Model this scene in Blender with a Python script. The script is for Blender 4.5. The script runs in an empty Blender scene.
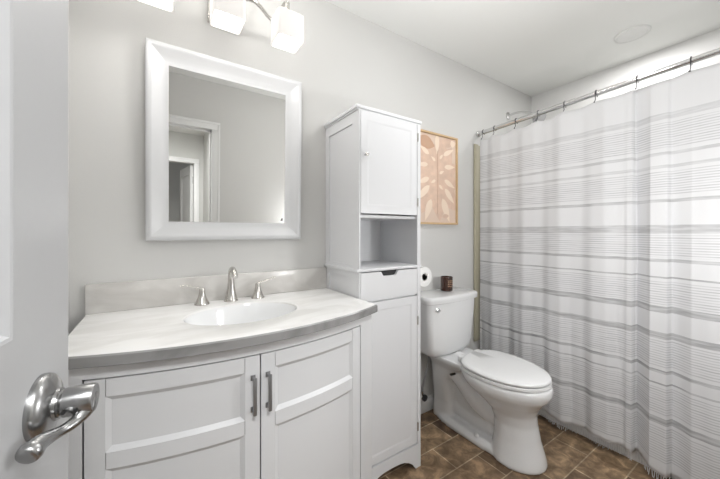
import bpy, bmesh, math, random
from mathutils import Vector, Matrix
random.seed(4)
PI = math.pi
SC = bpy.context.scene
COL = SC.collection

# ------------------------------------------------------------------ camera, world, exposure
FPX = 305.0
YAW = math.radians(33.5)
cam_data = bpy.data.cameras.new('camera')
cam = bpy.data.objects.new('camera', cam_data)
COL.objects.link(cam)
cam.location = (0, 0, 1.2)
cam.rotation_euler = (PI / 2, 0, -YAW)
cam_data.sensor_width = 36.0
cam_data.sensor_fit = 'HORIZONTAL'
cam_data.lens = FPX / 720 * 36.0
cam_data.shift_y = -7.5 / 720
cam_data.clip_start = 0.02
SC.camera = cam

world = bpy.data.worlds.new('world')
SC.world = world
world.use_nodes = True
world.node_tree.nodes['Background'].inputs[0].default_value = (0.8, 0.85, 0.9, 1)
world.node_tree.nodes['Background'].inputs[1].default_value = 0.5
SC.view_settings.view_transform = 'Standard'
SC.view_settings.look = 'None'
SC.view_settings.gamma = 1
SC.view_settings.use_curve_mapping = False
SC.view_settings.exposure = 0.18


def area_light(name, loc, rot, sx, sy, power, color=(1, 1, 1), spread=PI):
    d = bpy.data.lights.new(name, 'AREA')
    d.shape = 'RECTANGLE'
    d.size, d.size_y, d.energy, d.color = sx, sy, power, color
    d.spread = spread
    o = bpy.data.objects.new(name, d)
    COL.objects.link(o)
    o.location, o.rotation_euler = loc, rot
    return o


def point_light(name, loc, power, radius, color=(1, 1, 1)):
    d = bpy.data.lights.new(name, 'POINT')
    d.energy, d.shadow_soft_size, d.color = power, radius, color
    o = bpy.data.objects.new(name, d)
    COL.objects.link(o)
    o.location = loc
    return o


CLX, CLY = 1.08, 0.66      # unseen ceiling lamp added as fill for the bathroom
point_light('bathroom_ceiling_fill', (CLX, CLY, 2.09), 6.5, 0.10, (0.99, 0.995, 1))
point_light('added_sconce_fill', (1.32, 0.075, 1.22), 12.0, 0.07, (0.99, 0.995, 1))  # fill for the lower room, from a sconce added out of view
point_light('far_room_fill', (-0.7, -2.9, 2.1), 3.0, 0.1, (1, 1, 1))  # weak fill added beyond the hall, no lamp stands there
area_light('hall_ceiling_fill', (0.1, -0.75, 2.38), (0, 0, 0), 0.5, 0.5, 36, (0.99, 0.995, 1))  # fill added at the hall ceiling behind the camera, without a fixture
area_light('tub_ceiling_fill', (2.475, 0.653, 2.425), (0, 0, 0), 0.13, 0.13, 6.5, (1, 0.995, 0.985))  # fill added under the unlit cover to brighten the tub wall

# ------------------------------------------------------------------ materials


def mat(name, col, rough=0.5, metal=0.0, noise=None, bump=None, coat=0.0, spec=None, sss=None):
    m = bpy.data.materials.new(name)
    m.use_nodes = True
    nt = m.node_tree
    b = nt.nodes['Principled BSDF']
    b.inputs['Base Color'].default_value = (*col, 1)
    b.inputs['Roughness'].default_value = rough
    b.inputs['Metallic'].default_value = metal
    b.inputs['Coat Weight'].default_value = coat
    if spec is not None:
        b.inputs['Specular IOR Level'].default_value = spec
    tc = nt.nodes.new('ShaderNodeTexCoord')
    if noise:
        sc_, amt = noise
        n = nt.nodes.new('ShaderNodeTexNoise')
        n.inputs['Scale'].default_value = sc_
        n.inputs['Detail'].default_value = 4
        nt.links.new(tc.outputs['Object'], n.inputs['Vector'])
        mx = nt.nodes.new('ShaderNodeMix')
        mx.data_type = 'RGBA'
        mx.inputs['A'].default_value = (*[c * (1 - amt) for c in col], 1)
        mx.inputs['B'].default_value = (*[min(1, c * (1 + amt)) for c in col], 1)
        nt.links.new(n.outputs['Fac'], mx.inputs['Factor'])
        nt.links.new(mx.outputs['Result'], b.inputs['Base Color'])
    if bump:
        sc_, st = bump
        n = nt.nodes.new('ShaderNodeTexNoise')
        n.inputs['Scale'].default_value = sc_
        n.inputs['Detail'].default_value = 3
        nt.links.new(tc.outputs['Object'], n.inputs['Vector'])
        bp = nt.nodes.new('ShaderNodeBump')
        bp.inputs['Strength'].default_value = st
        bp.inputs['Distance'].default_value = 0.002
        nt.links.new(n.outputs['Fac'], bp.inputs['Height'])
        nt.links.new(bp.outputs['Normal'], b.inputs['Normal'])
    return m


M_WALL = mat('wall_paint', (0.66, 0.656, 0.642), 0.75, noise=(1.5, 0.015), bump=(220, 0.15))
M_CEIL = mat('ceiling_paint', (0.88, 0.885, 0.865), 0.85, noise=(2, 0.01), bump=(150, 0.15))
M_TUBWALL = mat('tub_wall_paint', (0.80, 0.795, 0.785), 0.5, noise=(2, 0.01))
M_TRIM = mat('trim_paint', (0.82, 0.82, 0.815), 0.4, noise=(3, 0.01))
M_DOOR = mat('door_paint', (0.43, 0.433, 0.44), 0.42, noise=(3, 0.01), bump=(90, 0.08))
M_CAB = mat('cabinet_paint', (0.67, 0.675, 0.685), 0.38, noise=(3, 0.01))
M_TALL = mat('tower_paint', (0.74, 0.745, 0.76), 0.36, noise=(3, 0.01))
M_PORC = mat('porcelain', (0.84, 0.845, 0.85), 0.09, noise=(2, 0.005), coat=0.6)
M_SEAT = mat('seat_plastic', (0.84, 0.845, 0.85), 0.2, noise=(2, 0.005))
M_TUB = mat('tub_acrylic', (0.82, 0.82, 0.81), 0.2, noise=(2, 0.01))
M_SURR = mat('surround_beige', (0.42, 0.39, 0.29), 0.3, noise=(6, 0.10))
M_NICKEL = mat('brushed_nickel', (0.62, 0.60, 0.57), 0.26, 1.0, noise=(60, 0.05))
M_STEEL = mat('lever_steel', (0.36, 0.36, 0.36), 0.27, 1.0, noise=(60, 0.05))
M_CHROME = mat('chrome', (0.72, 0.72, 0.72), 0.12, 1.0, noise=(40, 0.03))
M_GREYMET = mat('pull_metal', (0.30, 0.30, 0.305), 0.42, 0.8, noise=(60, 0.05))
M_HOOK = mat('hook_metal', (0.10, 0.10, 0.105), 0.4, 0.7, noise=(60, 0.05))
M_DARK = mat('dark_void', (0.012, 0.012, 0.013), 0.6, noise=(10, 0.1))
M_GAP = mat('shadow_gap', (0.03, 0.03, 0.03), 0.8, noise=(10, 0.1))
M_BLACK = mat('black_plastic', (0.02, 0.02, 0.022), 0.4, noise=(20, 0.1))
M_HOSE = mat('hose_braid', (0.30, 0.30, 0.31), 0.5, 0.4, noise=(300, 0.3))
M_WOOD = mat('frame_oak', (0.62, 0.43, 0.24), 0.5, noise=(25, 0.15))
M_PAPER = mat('tissue_paper', (0.86, 0.86, 0.85), 0.95, noise=(40, 0.02), bump=(300, 0.2))
M_CARD = mat('cardboard', (0.10, 0.085, 0.07), 0.9, noise=(40, 0.1))
M_WAX = mat('wax', (0.35, 0.2, 0.12), 0.5, noise=(20, 0.05))
M_LABEL = mat('candle_print', (0.45, 0.27, 0.16), 0.5, noise=(60, 0.1))
M_HALLDOOR = mat('hall_paint', (0.62, 0.62, 0.60), 0.75, noise=(2, 0.02))
M_HALLFLOOR = mat('hall_floor_wood', (0.22, 0.15, 0.10), 0.5, noise=(9, 0.2))
M_STICK = mat('mirror_mark', (0.09, 0.09, 0.09), 0.5, noise=(40, 0.1))

# amber candle glass
M_AMBER = bpy.data.materials.new('amber_glass')
M_AMBER.use_nodes = True
_b = M_AMBER.node_tree.nodes['Principled BSDF']
_b.inputs['Base Color'].default_value = (0.045, 0.014, 0.006, 1)
_b.inputs['Roughness'].default_value = 0.08
_b.inputs['Coat Weight'].default_value = 0.5

# mirror glass
M_MIRROR = bpy.data.materials.new('mirror_glass')
M_MIRROR.use_nodes = True
_b = M_MIRROR.node_tree.nodes['Principled BSDF']
_b.inputs['Base Color'].default_value = (0.80, 0.80, 0.785, 1)
_b.inputs['Metallic'].default_value = 1
_b.inputs['Roughness'].default_value = 0.0

# lit opal glass
def emissive(name, col, strength):
    m = bpy.data.materials.new(name)
    m.use_nodes = True
    nt = m.node_tree
    b = nt.nodes['Principled BSDF']
    b.inputs['Base Color'].default_value = (0.64, 0.63, 0.61, 1)
    b.inputs['Roughness'].default_value = 0.3
    b.inputs['Emission Color'].default_value = (*col, 1)
    b.inputs['Emission Strength'].default_value = strength
    return m


M_SHADE = emissive('opal_glass', (1.0, 0.95, 0.91), 0.42)
M_SHADELIP = emissive('opal_glass_lip', (1.0, 0.99, 0.97), 1.6)
M_BULB = emissive('bulb_glow', (1.0, 0.98, 0.95), 6.0)
M_ADDEDLAMP = emissive('added_lamp_glow', (1.0, 0.98, 0.95), 3.0)  # glow of the added ceiling lamp

# marble
def marble(name, base, vein, vamt):
    m = bpy.data.materials.new(name)
    m.use_nodes = True
    nt = m.node_tree
    b = nt.nodes['Principled BSDF']
    b.inputs['Roughness'].default_value = 0.22
    tc = nt.nodes.new('ShaderNodeTexCoord')
    mp = nt.nodes.new('ShaderNodeMapping')
    mp.inputs['Rotation'].default_value = (0.1, 0.3, 0.6)
    mp.inputs['Scale'].default_value = (1.0, 2.6, 1.6)
    nt.links.new(tc.outputs['Object'], mp.inputs['Vector'])
    n = nt.nodes.new('ShaderNodeTexNoise')
    n.inputs['Scale'].default_value = 3.5
    n.inputs['Detail'].default_value = 8
    n.inputs['Distortion'].default_value = 1.2
    nt.links.new(mp.outputs['Vector'], n.inputs['Vector'])
    r = nt.nodes.new('ShaderNodeValToRGB')
    e = r.color_ramp.elements
    e[0].position, e[0].color = 0.40, (*vein, 1)
    e[1].position, e[1].color = 0.56, (*base, 1)
    nt.links.new(n.outputs['Fac'], r.inputs['Fac'])
    mx = nt.nodes.new('ShaderNodeMix')
    mx.data_type = 'RGBA'
    mx.inputs['Factor'].default_value = vamt
    mx.inputs['A'].default_value = (*base, 1)
    nt.links.new(r.outputs['Color'], mx.inputs['B'])
    nt.links.new(mx.outputs['Result'], b.inputs['Base Color'])
    return m


M_MARBLE = marble('marble', (0.86, 0.855, 0.845), (0.70, 0.69, 0.67), 0.6)
M_EDGE = marble('marble_edge', (0.29, 0.288, 0.285), (0.19, 0.19, 0.187), 0.9)
M_SPLASH = marble('marble_splash', (0.72, 0.705, 0.68), (0.56, 0.54, 0.515), 0.8)

# floor: brown slate-look tiles in running bond
M_FLOOR = bpy.data.materials.new('slate_look_tile')
M_FLOOR.use_nodes = True
nt = M_FLOOR.node_tree
b = nt.nodes['Principled BSDF']
tc = nt.nodes.new('ShaderNodeTexCoord')
mp = nt.nodes.new('ShaderNodeMapping')
mp.inputs['Location'].default_value = (0.220, -0.03, 0)
nt.links.new(tc.outputs['Object'], mp.inputs['Vector'])
br = nt.nodes.new('ShaderNodeTexBrick')
br.offset, br.offset_frequency, br.squash = 0.5, 2, 1.0
br.inputs['Scale'].default_value = 1
br.inputs['Brick Width'].default_value = 0.33
br.inputs['Row Height'].default_value = 0.165
br.inputs['Mortar Size'].default_value = 0.0032
br.inputs['Mortar Smooth'].default_value = 0.3
br.inputs['Color1'].default_value = (0.115, 0.070, 0.042, 1)
br.inputs['Color2'].default_value = (0.32, 0.225, 0.14, 1)
br.inputs['Mortar'].default_value = (0.50, 0.41, 0.29, 1)
nt.links.new(mp.outputs['Vector'], br.inputs['Vector'])
n1 = nt.nodes.new('ShaderNodeTexNoise')
n1.inputs['Scale'].default_value = 15
n1.inputs['Detail'].default_value = 8
n1.inputs['Roughness'].default_value = 0.62
n1.inputs['Distortion'].default_value = 0.5
nt.links.new(tc.outputs['Object'], n1.inputs['Vector'])
r1 = nt.nodes.new('ShaderNodeValToRGB')
e = r1.color_ramp.elements
e[0].position, e[0].color = 0.36, (0.55, 0.50, 0.46, 1)
e[1].position, e[1].color = 0.66, (1.75, 1.70, 1.62, 1)
k = r1.color_ramp.elements.new(0.52)
k.color = (0.95, 0.93, 0.90, 1)
nt.links.new(n1.outputs['Fac'], r1.inputs['Fac'])
mul = nt.nodes.new('ShaderNodeMix')
mul.data_type = 'RGBA'
mul.blend_type = 'MULTIPLY'
mul.inputs['Factor'].default_value = 1
nt.links.new(br.outputs['Color'], mul.inputs['A'])
nt.links.new(r1.outputs['Color'], mul.inputs['B'])
nt.links.new(mul.outputs['Result'], b.inputs['Base Color'])
b.inputs['Roughness'].default_value = 0.42
bp = nt.nodes.new('ShaderNodeBump')
bp.inputs['Strength'].default_value = 0.5
bp.inputs['Distance'].default_value = 0.002
bp.invert = True
nt.links.new(br.outputs['Fac'], bp.inputs['Height'])
nt.links.new(bp.outputs['Normal'], b.inputs['Normal'])

# curtain cloth: woven stripes along v of its UV (metres above the floor, following the cloth)
BANDS = [(1.757, .032, .22), (1.573, .012, .30), (1.51, .012, .25), (1.348, .022, .42), (1.213, .036, .38),
         (1.060, .012, .45), (.975, .012, .55), (.826, .034, .48), (.700, .032, .48), (.525, .013, .58),
         (.470, .013, .55), (.293, .034, .50)]
PINS = [(1.72, 1.60), (1.49, 1.375), (1.19, 1.075), (.955, .85), (.675, .55), (.45, .325), (.265, .10)]
M_CLOTH = bpy.data.materials.new('curtain_cloth')
M_CLOTH.use_nodes = True
nt = M_CLOTH.node_tree
b = nt.nodes['Principled BSDF']
b.inputs['Roughness'].default_value = 0.9
b.inputs['Specular IOR Level'].default_value = 0.1
uv = nt.nodes.new('ShaderNodeUVMap')
uv.uv_map = 'UVMap'
sep = nt.nodes.new('ShaderNodeSeparateXYZ')
nt.links.new(uv.outputs['UV'], sep.inputs['Vector'])


def ramp_steps(steps, interp='CONSTANT'):
    r = nt.nodes.new('ShaderNodeValToRGB')
    r.color_ramp.interpolation = interp
    el = r.color_ramp.elements
    el[0].position, el[0].color = 0.0, (0, 0, 0, 1)
    el[1].position, el[1].color = 1.0, (0, 0, 0, 1)
    for p, v in steps:
        q = el.new(p)
        q.color = (v, v, v, 1)
    return r


half = nt.nodes.new('ShaderNodeMath')
half.operation = 'MULTIPLY'
half.inputs[1].default_value = 0.5
nt.links.new(sep.outputs['Y'], half.inputs[0])
st = []
for z, w, a in sorted(BANDS):
    st += [((z - w / 2) / 2, a), ((z + w / 2) / 2, 0)]
rb = ramp_steps(st)
nt.links.new(half.outputs[0], rb.inputs['Fac'])
st = []
for z1, z0 in sorted(PINS, key=lambda t: t[1]):
    st += [(z0 / 2, 1), (z1 / 2, 0)]
rp = ramp_steps(st)
nt.links.new(half.outputs[0], rp.inputs['Fac'])
fr = nt.nodes.new('ShaderNodeMath')
fr.operation = 'MULTIPLY'
fr.inputs[1].default_value = 2 * PI / 0.0118
nt.links.new(sep.outputs['Y'], fr.inputs[0])
sn = nt.nodes.new('ShaderNodeMath')
sn.operation = 'SINE'
nt.links.new(fr.outputs[0], sn.inputs[0])
gt = nt.nodes.new('ShaderNodeMapRange')
gt.inputs['From Min'].default_value = -0.1
gt.inputs['From Max'].default_value = 0.7
gt.inputs['To Min'].default_value = 0.0
gt.inputs['To Max'].default_value = 0.34
nt.links.new(sn.outputs[0], gt.inputs['Value'])
# slubs: threads fade in and out along u
mpu = nt.nodes.new('ShaderNodeMapping')
mpu.inputs['Scale'].default_value = (9, 90, 1)
nt.links.new(uv.outputs['UV'], mpu.inputs['Vector'])
nz = nt.nodes.new('ShaderNodeTexNoise')
nz.inputs['Scale'].default_value = 1
nz.inputs['Detail'].default_value = 2
nt.links.new(mpu.outputs['Vector'], nz.inputs['Vector'])
nr = nt.nodes.new('ShaderNodeMapRange')
nr.inputs['From Min'].default_value = 0.35
nr.inputs['From Max'].default_value = 0.65
nr.inputs['To Min'].default_value = 0.45
nr.inputs['To Max'].default_value = 1.15
nt.links.new(nz.outputs['Fac'], nr.inputs['Value'])
m1 = nt.nodes.new('ShaderNodeMath')
m1.operation = 'MULTIPLY'
nt.links.new(gt.outputs['Result'], m1.inputs[0])
nt.links.new(rp.outputs['Color'], m1.inputs[1])
m2 = nt.nodes.new('ShaderNodeMath')
m2.operation = 'MAXIMUM'
nt.links.new(m1.outputs[0], m2.inputs[0])
nt.links.new(rb.outputs['Color'], m2.inputs[1])
m3 = nt.nodes.new('ShaderNodeMath')
m3.operation = 'MULTIPLY'
nt.links.new(m2.outputs[0], m3.inputs[0])
nt.links.new(nr.outputs['Result'], m3.inputs[1])
mxc = nt.nodes.new('ShaderNodeMix')
mxc.data_type = 'RGBA'
mxc.inputs['A'].default_value = (0.73, 0.73, 0.74, 1)
mxc.inputs['B'].default_value = (0.13, 0.13, 0.138, 1)
nt.links.new(m3.outputs[0], mxc.inputs['Factor'])
nt.links.new(mxc.outputs['Result'], b.inputs['Base Color'])
M_FRINGE = mat('fringe_thread', (0.66, 0.66, 0.66), 0.95, noise=(60, 0.12))

# botanical print
M_ART_BG = mat('print_ground', (0.76, 0.60, 0.49), 0.7, noise=(5, 0.05))
M_ART_A = mat('print_leaf_tan', (0.74, 0.54, 0.42), 0.7, noise=(22, 0.22))
M_ART_B = mat('print_leaf_cream', (0.90, 0.74, 0.60), 0.7, noise=(20, 0.04))
M_ART_C = mat('print_leaf_brown', (0.60, 0.38, 0.26), 0.7, noise=(20, 0.08))

# ------------------------------------------------------------------ mesh helpers


def box(bm, x0, x1, y0, y1, z0, z1, bev=0.0, seg=2, mi=0):
    before = set(bm.faces)
    vs = [bm.verts.new((x, y, z)) for x in (x0, x1) for y in (y0, y1) for z in (z0, z1)]
    f = [(0, 1, 3, 2), (4, 6, 7, 5), (0, 4, 5, 1), (2, 3, 7, 6), (0, 2, 6, 4), (1, 5, 7, 3)]
    fs = [bm.faces.new([vs[i] for i in q]) for q in f]
    if bev > 0:
        es = list({e for q in fs for e in q.edges})
        bmesh.ops.bevel(bm, geom=es, offset=bev, segments=seg, profile=0.5, affect='EDGES')
    for q in bm.faces:
        if q not in before:
            q.material_index = mi


def loft(bm, rings, cap0=True, cap1=True, closed=True, mi=0):
    vr = [[bm.verts.new(p) for p in r] for r in rings]
    n = len(rings[0])
    for a, b_ in zip(vr[:-1], vr[1:]):
        for i in range(n if closed else n - 1):
            j = (i + 1) % n
            f = bm.faces.new((a[i], a[j], b_[j], b_[i]))
            f.material_index = mi
    if cap0:
        bm.faces.new(vr[0][::-1]).material_index = mi
    if cap1:
        bm.faces.new(vr[-1]).material_index = mi
    return vr


def tube(bm, pts, rad, seg=12, cap=True, flat=1.0, mi=0):
    pts = [Vector(p) for p in pts]
    n = len(pts)
    rads = rad if isinstance(rad, (list, tuple)) else [rad] * n
    rings = []
    t0 = (pts[1] - pts[0]).normalized()
    up = Vector((0, 0, 1)) if abs(t0.z) < 0.9 else Vector((0, 1, 0))
    u = t0.cross(up).normalized()
    for i in range(n):
        t = (pts[min(i + 1, n - 1)] - pts[max(i - 1, 0)]).normalized()
        u = (u - t * u.dot(t)).normalized()
        v = t.cross(u)
        rings.append([pts[i] + (u * math.cos(a) * rads[i] + v * math.sin(a) * rads[i] * flat)
                      for a in [2 * PI * k / seg for k in range(seg)]])
    loft(bm, rings, cap, cap, mi=mi)


def lathe(bm, prof, c, axis='Z', seg=32, mi=0):
    """prof: (radius, height) list"""
    rings = []
    for r, h in prof:
        ring = []
        for k in range(seg):
            a = 2 * PI * k / seg
            p, q = max(r, 1e-5) * math.cos(a), max(r, 1e-5) * math.sin(a)
            v = {'Z': (p, q, h), 'Y': (p, h, q), 'X': (h, p, q)}[axis]
            ring.append((c[0] + v[0], c[1] + v[1], c[2] + v[2]))
        rings.append(ring)
    loft(bm, rings, mi=mi)


def prism(bm, poly, z0, z1, axis='Z', bev=0.0, mi=0):
    """poly: 2d outline, extruded along axis"""
    def P(p, h):
        return {'Z': (p[0], p[1], h), 'Y': (p[0], h, p[1]), 'X': (h, p[0], p[1])}[axis]
    a = [bm.verts.new(P(p, z0)) for p in poly]
    b_ = [bm.verts.new(P(p, z1)) for p in poly]
    n = len(poly)
    fs = [bm.faces.new(a[::-1]), bm.faces.new(b_)]
    for i in range(n):
        fs.append(bm.faces.new((a[i], a[(i + 1) % n], b_[(i + 1) % n], b_[i])))
    for f in fs:
        f.material_index = mi
    if bev:
        es = list({e for f in fs[:2] for e in f.edges})
        bmesh.ops.bevel(bm, geom=es, offset=bev, segments=2, profile=0.5, affect='EDGES')


def bez(p0, p1, p2, p3, n=12):
    p0, p1, p2, p3 = map(Vector, (p0, p1, p2, p3))
    out = []
    for i in range(n + 1):
        t = i / n
        out.append(p0 * (1 - t) ** 3 + p1 * 3 * t * (1 - t) ** 2 + p2 * 3 * t * t * (1 - t) + p3 * t ** 3)
    return out


def NB():
    return bmesh.new()


def obj(name, bm, m, parent=None, loc=None, world=True, angle=35, weld=False):
    """link bm as one mesh object; world=True: coordinates are world ones (roots are unrotated)"""
    off = Vector((0, 0, 0))
    if parent is not None and world:
        q = parent
        while q is not None:
            off += Vector(q.location)
            q = q.parent
    elif loc is not None:
        off = Vector(loc)
    if off.length > 0 and world:
        bmesh.ops.translate(bm, verts=bm.verts, vec=-off)
    if weld:
        bmesh.ops.remove_doubles(bm, verts=bm.verts, dist=1e-6)
    bmesh.ops.recalc_face_normals(bm, faces=bm.faces)
    th = math.radians(angle)
    for f in bm.faces:
        f.smooth = True
    for e_ in bm.edges:
        if len(e_.link_faces) == 2 and e_.calc_face_angle(0) > th:
            e_.smooth = False
    me = bpy.data.meshes.new(name)
    bm.to_mesh(me)
    bm.free()
    for x in (m if isinstance(m, (list, tuple)) else [m]):
        me.materials.append(x)
    o = bpy.data.objects.new(name, me)
    COL.objects.link(o)
    if parent is not None:
        o.parent = parent
    elif loc is not None:
        o.location = loc
    return o


def tag(o, label, cat=None, group=None):
    o['label'] = label
    if cat:
        o['category'] = cat
    if group:
        o['group'] = group
    return o


def thing(name, label, cat, loc, rotz=0.0, group=None):
    o = bpy.data.objects.new(name, None)
    o.empty_display_size = 0.05
    COL.objects.link(o)
    o.location = loc
    o.rotation_euler = (0, 0, rotz)
    return tag(o, label, cat, group)


def struct(name, bm, m, parent=None):
    o = obj(name, bm, m, parent)
    if parent is None:
        o['kind'] = 'structure'
    return o


def bxs(name, m, *b6, bev=0.0, parent=None):
    bm = NB()
    for t in b6:
        box(bm, *t, bev=bev)
    return struct(name, bm, m, parent)


# ------------------------------------------------------------------ room shell
YB = 1.465          # face of the vanity wall
XR = 2.852           # face of the wall behind the tub
XL = -0.262         # face of the left wall
YF = -0.07          # face of the doorway wall
H = 2.44
DX0, DX1, DH = -0.225, 0.393, 2.03   # doorway

bxs('floor', M_FLOOR, (XL - .1, XR + .1, YF - 0.12, YB + .1, -0.1, 0))
bxs('ceiling', M_CEIL, (XL - .1, XR + .1, YF - 0.12, YB + .1, H, H + 0.1))
bxs('wall_back', M_WALL, (XL - .1, XR + .1, YB, YB + .1, 0, H))
bxs('wall_left', M_WALL, (XL - .1, XL, YF, YB, 0, H))
bxs('wall_right', M_TUBWALL, (XR, XR + .1, YF, YB, 0, H))
bxs('wall_front', M_WALL, (XL - .1, DX0 - .02, YF - .12, YF, 0, H), (DX1 + .02, XR + .1, YF - .12, YF, 0, H),
    (DX0 - .02, DX1 + .02, YF - .12, YF, DH + .02, H))


def casing(bm, x0, x1, zt, y0, y1, w=0.06):
    for a, c in ((x0 - w, x0), (x1, x1 + w)):
        box(bm, a, c, y0, y1, 0, zt + w, bev=0.004)
        box(bm, a + w * .18, c - w * .18, y0 - .003 if y0 < y1 else y0, y1 + .004, 0, zt + w * .8, bev=0.003)
    box(bm, x0 - w, x1 + w, y0, y1, zt, zt + w, bev=0.004)
    box(bm, x0 - w, x1 + w, y0 - .003, y1 + .004, zt + w * .2, zt + w * .8, bev=0.003)


bm = NB()
W_ = 0.064
for x0, x1 in ((DX0 - .042, DX0), (DX1, DX1 + W_)):
    box(bm, x0, x1, YF, YF + .014, 0, DH, bev=.003)
    box(bm, x1 - .018 if x1 > 0.2 else x0, x1 if x1 > .2 else x0 + .012, YF, YF + .02, 0, DH + .042, bev=.003)
box(bm, DX0 - .042, DX1 + W_, YF, YF + .014, DH, DH + W_, bev=.003)
box(bm, DX0 - .042, DX1 + W_, YF, YF + .02, DH + .042, DH + W_, bev=.003)
# jamb lining
box(bm, DX0 - .02, DX0, YF - .12, YF + .004, 0, DH + .02)
box(bm, DX1, DX1 + .02, YF - .12, YF + .004, 0, DH + .02)
box(bm, DX0 - .02, DX1 + .02, YF - .12, YF + .004, DH, DH + .02)
# stop
box(bm, DX1 - .012, DX1, YF - .075, YF - .04, 0, DH)
box(bm, DX0, DX1, YF - .075, YF - .04, DH - .012, DH)
struct('trim_1', bm, M_TRIM)

# baseboards
bxs('baseboard_back', M_TRIM, (1.129, 2.075, YB - .014, YB, 0, .085), (1.129, 2.075, YB - .009, YB, .085, .098), bev=.002)
bxs('baseboard_front', M_TRIM, (DX1 + .062, 2.075, YF, YF + .014, 0, .085), (DX1 + .062, 2.075, YF, YF + .009, .085, .098), bev=.002)

# hall behind the doorway (seen only in the mirror)
HY = -2.10
FX0, FX1 = -0.36, 0.43
bm = NB()
box(bm, -1.3, .62, HY, YF - .12, -.1, 0)
struct('floor_hall', bm, M_HALLFLOOR)
bxs('ceiling_hall', M_CEIL, (-1.3, .62, HY - 1.9, YF - .12, H, H + .1))
bxs('wall_hall_right', M_HALLDOOR, (.55, .65, HY, YF - .12, 0, H))
bxs('wall_hall_left', M_HALLDOOR, (-1.3, -1.2, HY, YF - .12, 0, H))
bxs('wall_hall_near', M_HALLDOOR, (-1.3, XL - .1, YF - .12, YF, 0, H))
bxs('wall_hall_far', M_HALLDOOR, (-1.3, FX0 - .02, HY - .1, HY, 0, H), (FX1 + .02, .65, HY - .1, HY, 0, H),
    (FX0 - .02, FX1 + .02, HY - .1, HY, DH + .02, H))
bm = NB()
for a, c in ((FX0 - .065, FX0), (FX1, FX1 + .065)):
    box(bm, a, c, HY, HY + .016, 0, DH, bev=.003)
box(bm, FX0 - .065, FX1 + .065, HY, HY + .016, DH, DH + .065, bev=.003)
box(bm, FX0 - .02, FX0, HY - .1, HY, 0, DH)
box(bm, FX1, FX1 + .02, HY - .1, HY, 0, DH)
box(bm, FX0, FX1, HY - .1, HY, DH, DH + .02)
struct('trim_2', bm, M_TRIM)
bxs('wall_far_room', M_HALLDOOR, (-1.3, 1.2, HY - 1.9, HY - 1.8, 0, H), (-1.4, -1.3, HY - 1.9, HY - .1, 0, H),
    (1.2, 1.3, HY - 1.9, HY - .1, 0, H))
bxs('floor_far_room', M_HALLFLOOR, (-1.3, 1.2, HY - 1.8, HY, -.1, 0))


# ------------------------------------------------------------------ panelled door leaf
def leaf_mesh(W, T, HH, rec=0.013):
    """hinge edge on x=0, leaf along +x, thickness -T..0 in y; moulded panels on both faces"""
    bm = NB()
    st_, tr, lr0, lr1, br_ = 0.121, 0.13, 0.83, 1.101, 0.22
    core = 0.007
    box(bm, 0, W, -T + rec, -rec, 0.008, HH)
    for y0, y1 in ((-rec, 0), (-T, -T + rec)):
        box(bm, 0, st_, y0, y1, .008, HH, bev=.0)
        box(bm, W - st_, W, y0, y1, .008, HH)
        box(bm, st_, W - st_, y0, y1, HH - tr, HH)
        box(bm, st_, W - st_, y0, y1, lr0, lr1)
        box(bm, st_, W - st_, y0, y1, .008, br_)
    for z0, z1 in ((br_, lr0), (lr1, HH - tr)):
        for s in (0, 1):
            yo = 0 if s == 0 else -T
            d = -1 if s == 0 else 1
            # sloped sticking around the panel and a raised field
            def ring(o, y):
                return [(st_ + o, y, z0 + o), (W - st_ - o, y, z0 + o), (W - st_ - o, y, z1 - o), (st_ + o, y, z1 - o)]
            loft(bm, [ring(-.0005, yo), ring(.003, yo + d * .001), ring(.012, yo + d * rec * .95), ring(.040, yo + d * rec * .95),
                      ring(.09, yo + d * rec * .95)], cap0=False, cap1=True)
    return bm


DOORLOC = (-0.208, -0.060, 0)
dA = math.atan2(0.598, 0.078)
door = thing('door', 'white panelled door standing open at the left edge with a satin lever', 'door', DOORLOC, dA)
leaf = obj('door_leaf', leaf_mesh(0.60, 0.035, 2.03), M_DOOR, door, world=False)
HX, HZ = 0.527, 1.014    # lever position along the leaf, height
LY = -0.035               # face of the leaf towards the room centre (local -y)
hand = NB()
lathe(hand, [(0.0335, 0), (0.0335, -.004), (.032, -.0075), (.027, -.011), (.0195, -.0135), (.0165, -.0145), (.016, -.017), (.0, -.017)], (HX, LY, HZ), 'Y', 40)
ros = obj('rosette', hand, M_STEEL, door, world=False)
bm = NB()
lathe(bm, [(.0140, 0), (.0140, -.008), (.0125, -.0095), (.0150, -.011), (.0155, -.020), (.0156, -.034), (.0145, -.0365), (0, -.0365)], (HX, LY - .010, HZ), 'Y', 28)
tubp = [(HX + .004, LY - .036, HZ - .002), (HX - .004, LY - .039, HZ - .008), (HX - .013, LY - .035, HZ - .015), (HX - .023, LY - .028, HZ - .0175),
        (HX - .034, LY - .0215, HZ - .0165), (HX - .044, LY - .017, HZ - .0155), (HX - .052, LY - .0145, HZ - .0165), (HX - .058, LY - .0135, HZ - .018), (HX - .061, LY - .013, HZ - .019)]
def smooth_path(p, k=4):
    p = [Vector(q) for q in p]
    out = []
    for i in range(len(p) - 1):
        a, b_, c, d_ = p[max(i - 1, 0)], p[i], p[i + 1], p[min(i + 2, len(p) - 1)]
        for j in range(k):
            t = j / k
            out.append(.5 * ((2 * b_) + (c - a) * t + (2 * a - 5 * b_ + 4 * c - d_) * t * t + (3 * b_ - a - 3 * c + d_) * t ** 3))
    out.append(p[-1])
    return out


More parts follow.
